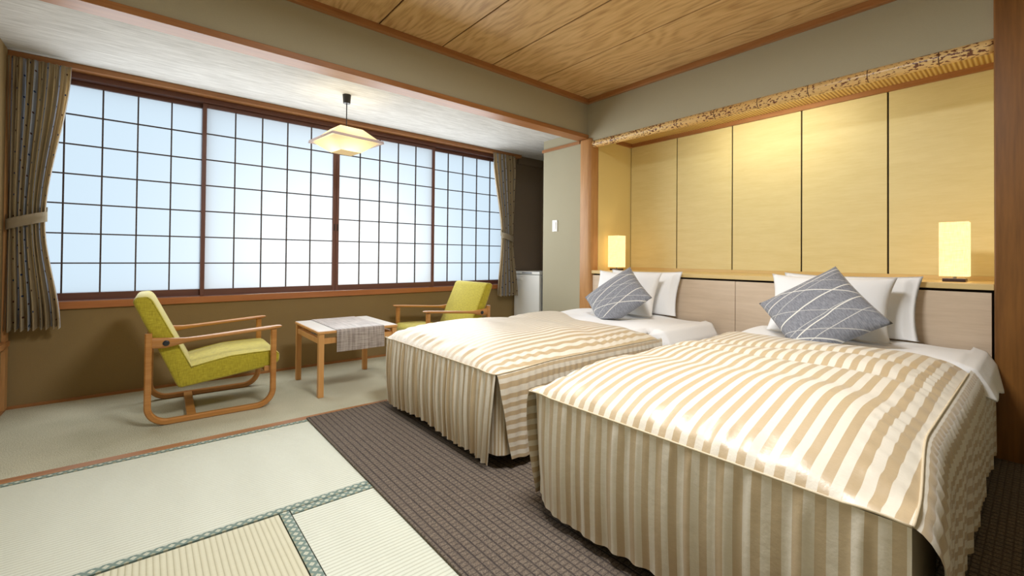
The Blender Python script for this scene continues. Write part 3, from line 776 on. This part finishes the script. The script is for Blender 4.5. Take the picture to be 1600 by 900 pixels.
    for t_ in (0, 1):
        bm = bmesh.new(); tube(bm, [Vector(top(s/80, t_))+Vector((0, (-.002 if t_ == 0 else .002), .001)) for s in range(81)], 0.003, 6); obj('piping', bm, 'piping_cord', cov, smooth=True)
    # white duvet showing at the head
    def duv(s, t):
        x = 2.20+(3.185-2.20)*s
        prof = p['duvet']
        k = t*(len(prof)-1); i = min(int(k), len(prof)-2); f_ = k-i
        a, b = prof[i], prof[i+1]
        y = a[0]+(b[0]-a[0])*f_; z = a[1]+(b[1]-a[1])*f_
        mid = 1 if yn+.06 < y < yf-.06 else 0
        z += mid*(.006*math.sin(9*x+5*y)+.004*math.sin(17*y-6*x))
        z -= mid*.035*(1-smooth01((x-2.20)/.35))
        if s > .9: z -= mid*.02*((s-.9)/.1)**2
        if i == 0: y += .003*math.sin(x*16)*(1-f_); z += (.012*math.sin(x*9+1)-.05*smooth01((x-2.6)/.5)+.03)*(1-f_)
        if y < yn+.10:
            k_ = smooth01((x-p['dx'])/.06); y = y*k_+(yn+.10)*(1-k_); z = z*k_+p['dz']*(1-k_)
        return Vector((x, y, z))
    bm = grid_mesh(duv, 60, 72); bmesh.ops.recalc_face_normals(bm, faces=bm.faces[:]); solidify(bm, -.006)
    o = obj('duvet', bm, 'white_linen', smooth=True); tag(o, label[2], 'duvet', 'white duvets')
def pw(pts):
    def f(t):
        for (a, x), (b, y) in zip(pts, pts[1:]):
            if t <= b: k = (t-a)/(b-a); k = k*k*(3-2*k); return x+(y-x)*k
        return pts[-1][1]
    return f
hA = pw([(0, 2.50), (.12, 2.37), (.22, 2.33), (.45, 2.37), (.9, 2.60), (1, 2.65)])
hB = pw([(0, 2.58), (.25, 2.50), (.45, 2.50), (.75, 2.60), (1, 2.72)])
make_bed('far', ('single bed on the window side beside the partition wall', 'gold and cream striped satin bedspread on the bed nearest the window', 'white duvet folded under the bedspread of the window side bed'),
         1.188, 1.530, 2.680, .447, .090, hA, (.0075, 105),
         dict(dx=2.49, dz=.462, inset=.02, pow=5, ph=.6, nz=.012, crease=[(2.05, .008, .06), (1.75, .005, .08)], bulge=.012, tipn=.055, tipz=.038, round=.02, roundn=0, cutn=.085, cutp=1.1, flare=.012,
              duvet=[(1.500, .30), (1.505, .42), (1.545, .492), (1.60, .505), (1.85, .512), (2.1, .514), (2.35, .512), (2.60, .505), (2.66, .49), (2.70, .43), (2.705, .34)]))
make_bed('near', ('single bed on the side of the dark alcove post', 'gold and cream striped satin bedspread on the bed beside the dark post', 'white duvet folded under the bedspread of the bed by the dark post'),
         1.128, .160, 1.245, .455, .095, hB, (.0048, 66),
         dict(dx=2.57, dz=.490, inset=.032, pow=4, ph=2.1, nz=.060, crease=[(1.98, .022, .045), (2.22, .016, .04), (1.70, .008, .06)], bulge=.008, tipn=0, tipz=-.01, round=.10, roundn=0, cutn=.30, cutp=1.6, flare=.042,
              duvet=[(.124, .375), (.148, .46), (.180, .515), (.23, .532), (.45, .530), (.7, .530), (.95, .528), (1.16, .522), (1.22, .50), (1.262, .43), (1.268, .34)]))

# ------------------------------------------------------------------ pillows and cushions
def pillow_bm(w, h, t, pinch=.06, flange=0., nu=36, nv=28):
    bm = bmesh.new(); uvl = bm.loops.layers.uv.new('UVMap')
    def pt(u, v, side):
        fu, fv = 1-abs(u)**2.6, 1-abs(v)**2.6
        th = t/2*(max(fu, 0)**.55)*(max(fv, 0)**.55)
        x = w/2*u*(1-pinch*(1-v*v)*abs(u)**3); y = h/2*v*(1-pinch*(1-u*u)*abs(v)**3)
        if flange:
            k = 1+2*flange/w; e = max(abs(u), abs(v))
            if e > .86: th *= .12
        return (x, y, side*th)
    for side in (1, -1):
        P = [[bm.verts.new(pt(-1+2*i/nu, -1+2*j/nv, side)) for j in range(nv+1)] for i in range(nu+1)]
        for i in range(nu):
            for j in range(nv):
                q = (P[i][j], P[i+1][j], P[i+1][j+1], P[i][j+1]); f = bm.faces.new(q if side > 0 else q[::-1])
                idx = ((i, j), (i+1, j), (i+1, j+1), (i, j+1)); idx = idx if side > 0 else idx[::-1]
                for l, (a, b) in zip(f.loops, idx): l[uvl].uv = (a/nu, b/nv)
    bmesh.ops.remove_doubles(bm, verts=bm.verts[:], dist=.0004); return bm
def place_pillow(name, bm, mat, label, cat, group, c, ax_u, ax_v, zmin, xmax=None, wob=0.):
    """ax_u, ax_v: world directions of the pillow's width and height"""
    u = Vector(ax_u).normalized(); v = Vector(ax_v); v = (v-u*v.dot(u)).normalized(); n_ = u.cross(v)
    c = Vector(c)
    for q in bm.verts:
        p = q.co.copy()
        if wob: p.z += wob*math.sin(p.x*14+1)*math.sin(p.y*11)
        wv = u*p.x+v*p.y+n_*p.z
        w = c+wv
        if w.z < zmin: w.z = zmin+(w.z-zmin)*.08
        if xmax and w.x > xmax: w.x = xmax+(w.x-xmax)*.08
        q.co = w-Vector((c.x, c.y, zmin))
    o = obj(name, bm, mat, smooth=True); o.location = (c.x, c.y, zmin); tag(o, label, cat, group)
    return o
bt = {'far': .531, 'near': .546}
for key, yfront, yback, who in (('far', 2.150, 2.10, 'the window side bed'), ('near', .785, .735, 'the bed by the dark post')):
    z = bt[key]
    place_pillow('pillow', pillow_bm(.66, .38, .09, .08, .03), 'white_linen', 'flanged white pillow against the headboard on '+who, 'pillow', 'white pillows', (3.135, yback, z+.150), (0, -1, 0), (.22, 0, 1), z, XF-.004, .006)
    place_pillow('pillow', pillow_bm(.60, .38, .16, .11), 'white_linen', 'plump white pillow directly behind the grey cushion on '+who, 'pillow', 'white pillows', (2.965, yfront, z+.150), (0, -1, 0), (.34, 0, 1), z, None, .006)
def cushion(c, tilt, yaw, roll, size, mat, label, zmin):
    Rz = Matrix.Rotation(math.radians(yaw), 3, 'Z'); Ry = Matrix.Rotation(math.radians(tilt), 3, 'Y'); Rx = Matrix.Rotation(math.radians(roll), 3, 'X')
    M_ = Rz@Ry@Rx
    s2 = math.sqrt(.5)
    u = M_@Vector((0, -s2, s2)); v = M_@Vector((0, s2, s2))
    place_pillow('cushion', pillow_bm(size, size, .13, .05, 0, 32, 32), mat, label, 'cushion', 'grey cushions with white lines', c, u, v, zmin)
cushion((2.700, 2.030, .672), 40.7, -2.2, -4.9, .425, 'cushion_lines_a', 'slate grey cushion with white lines on the window side bed', .537)
cushion((2.700, .745, .690), 36.7, -.5, 4.8, .425, 'cushion_lines_b', 'slate grey cushion with white lines on the bed by the dark post', .552)
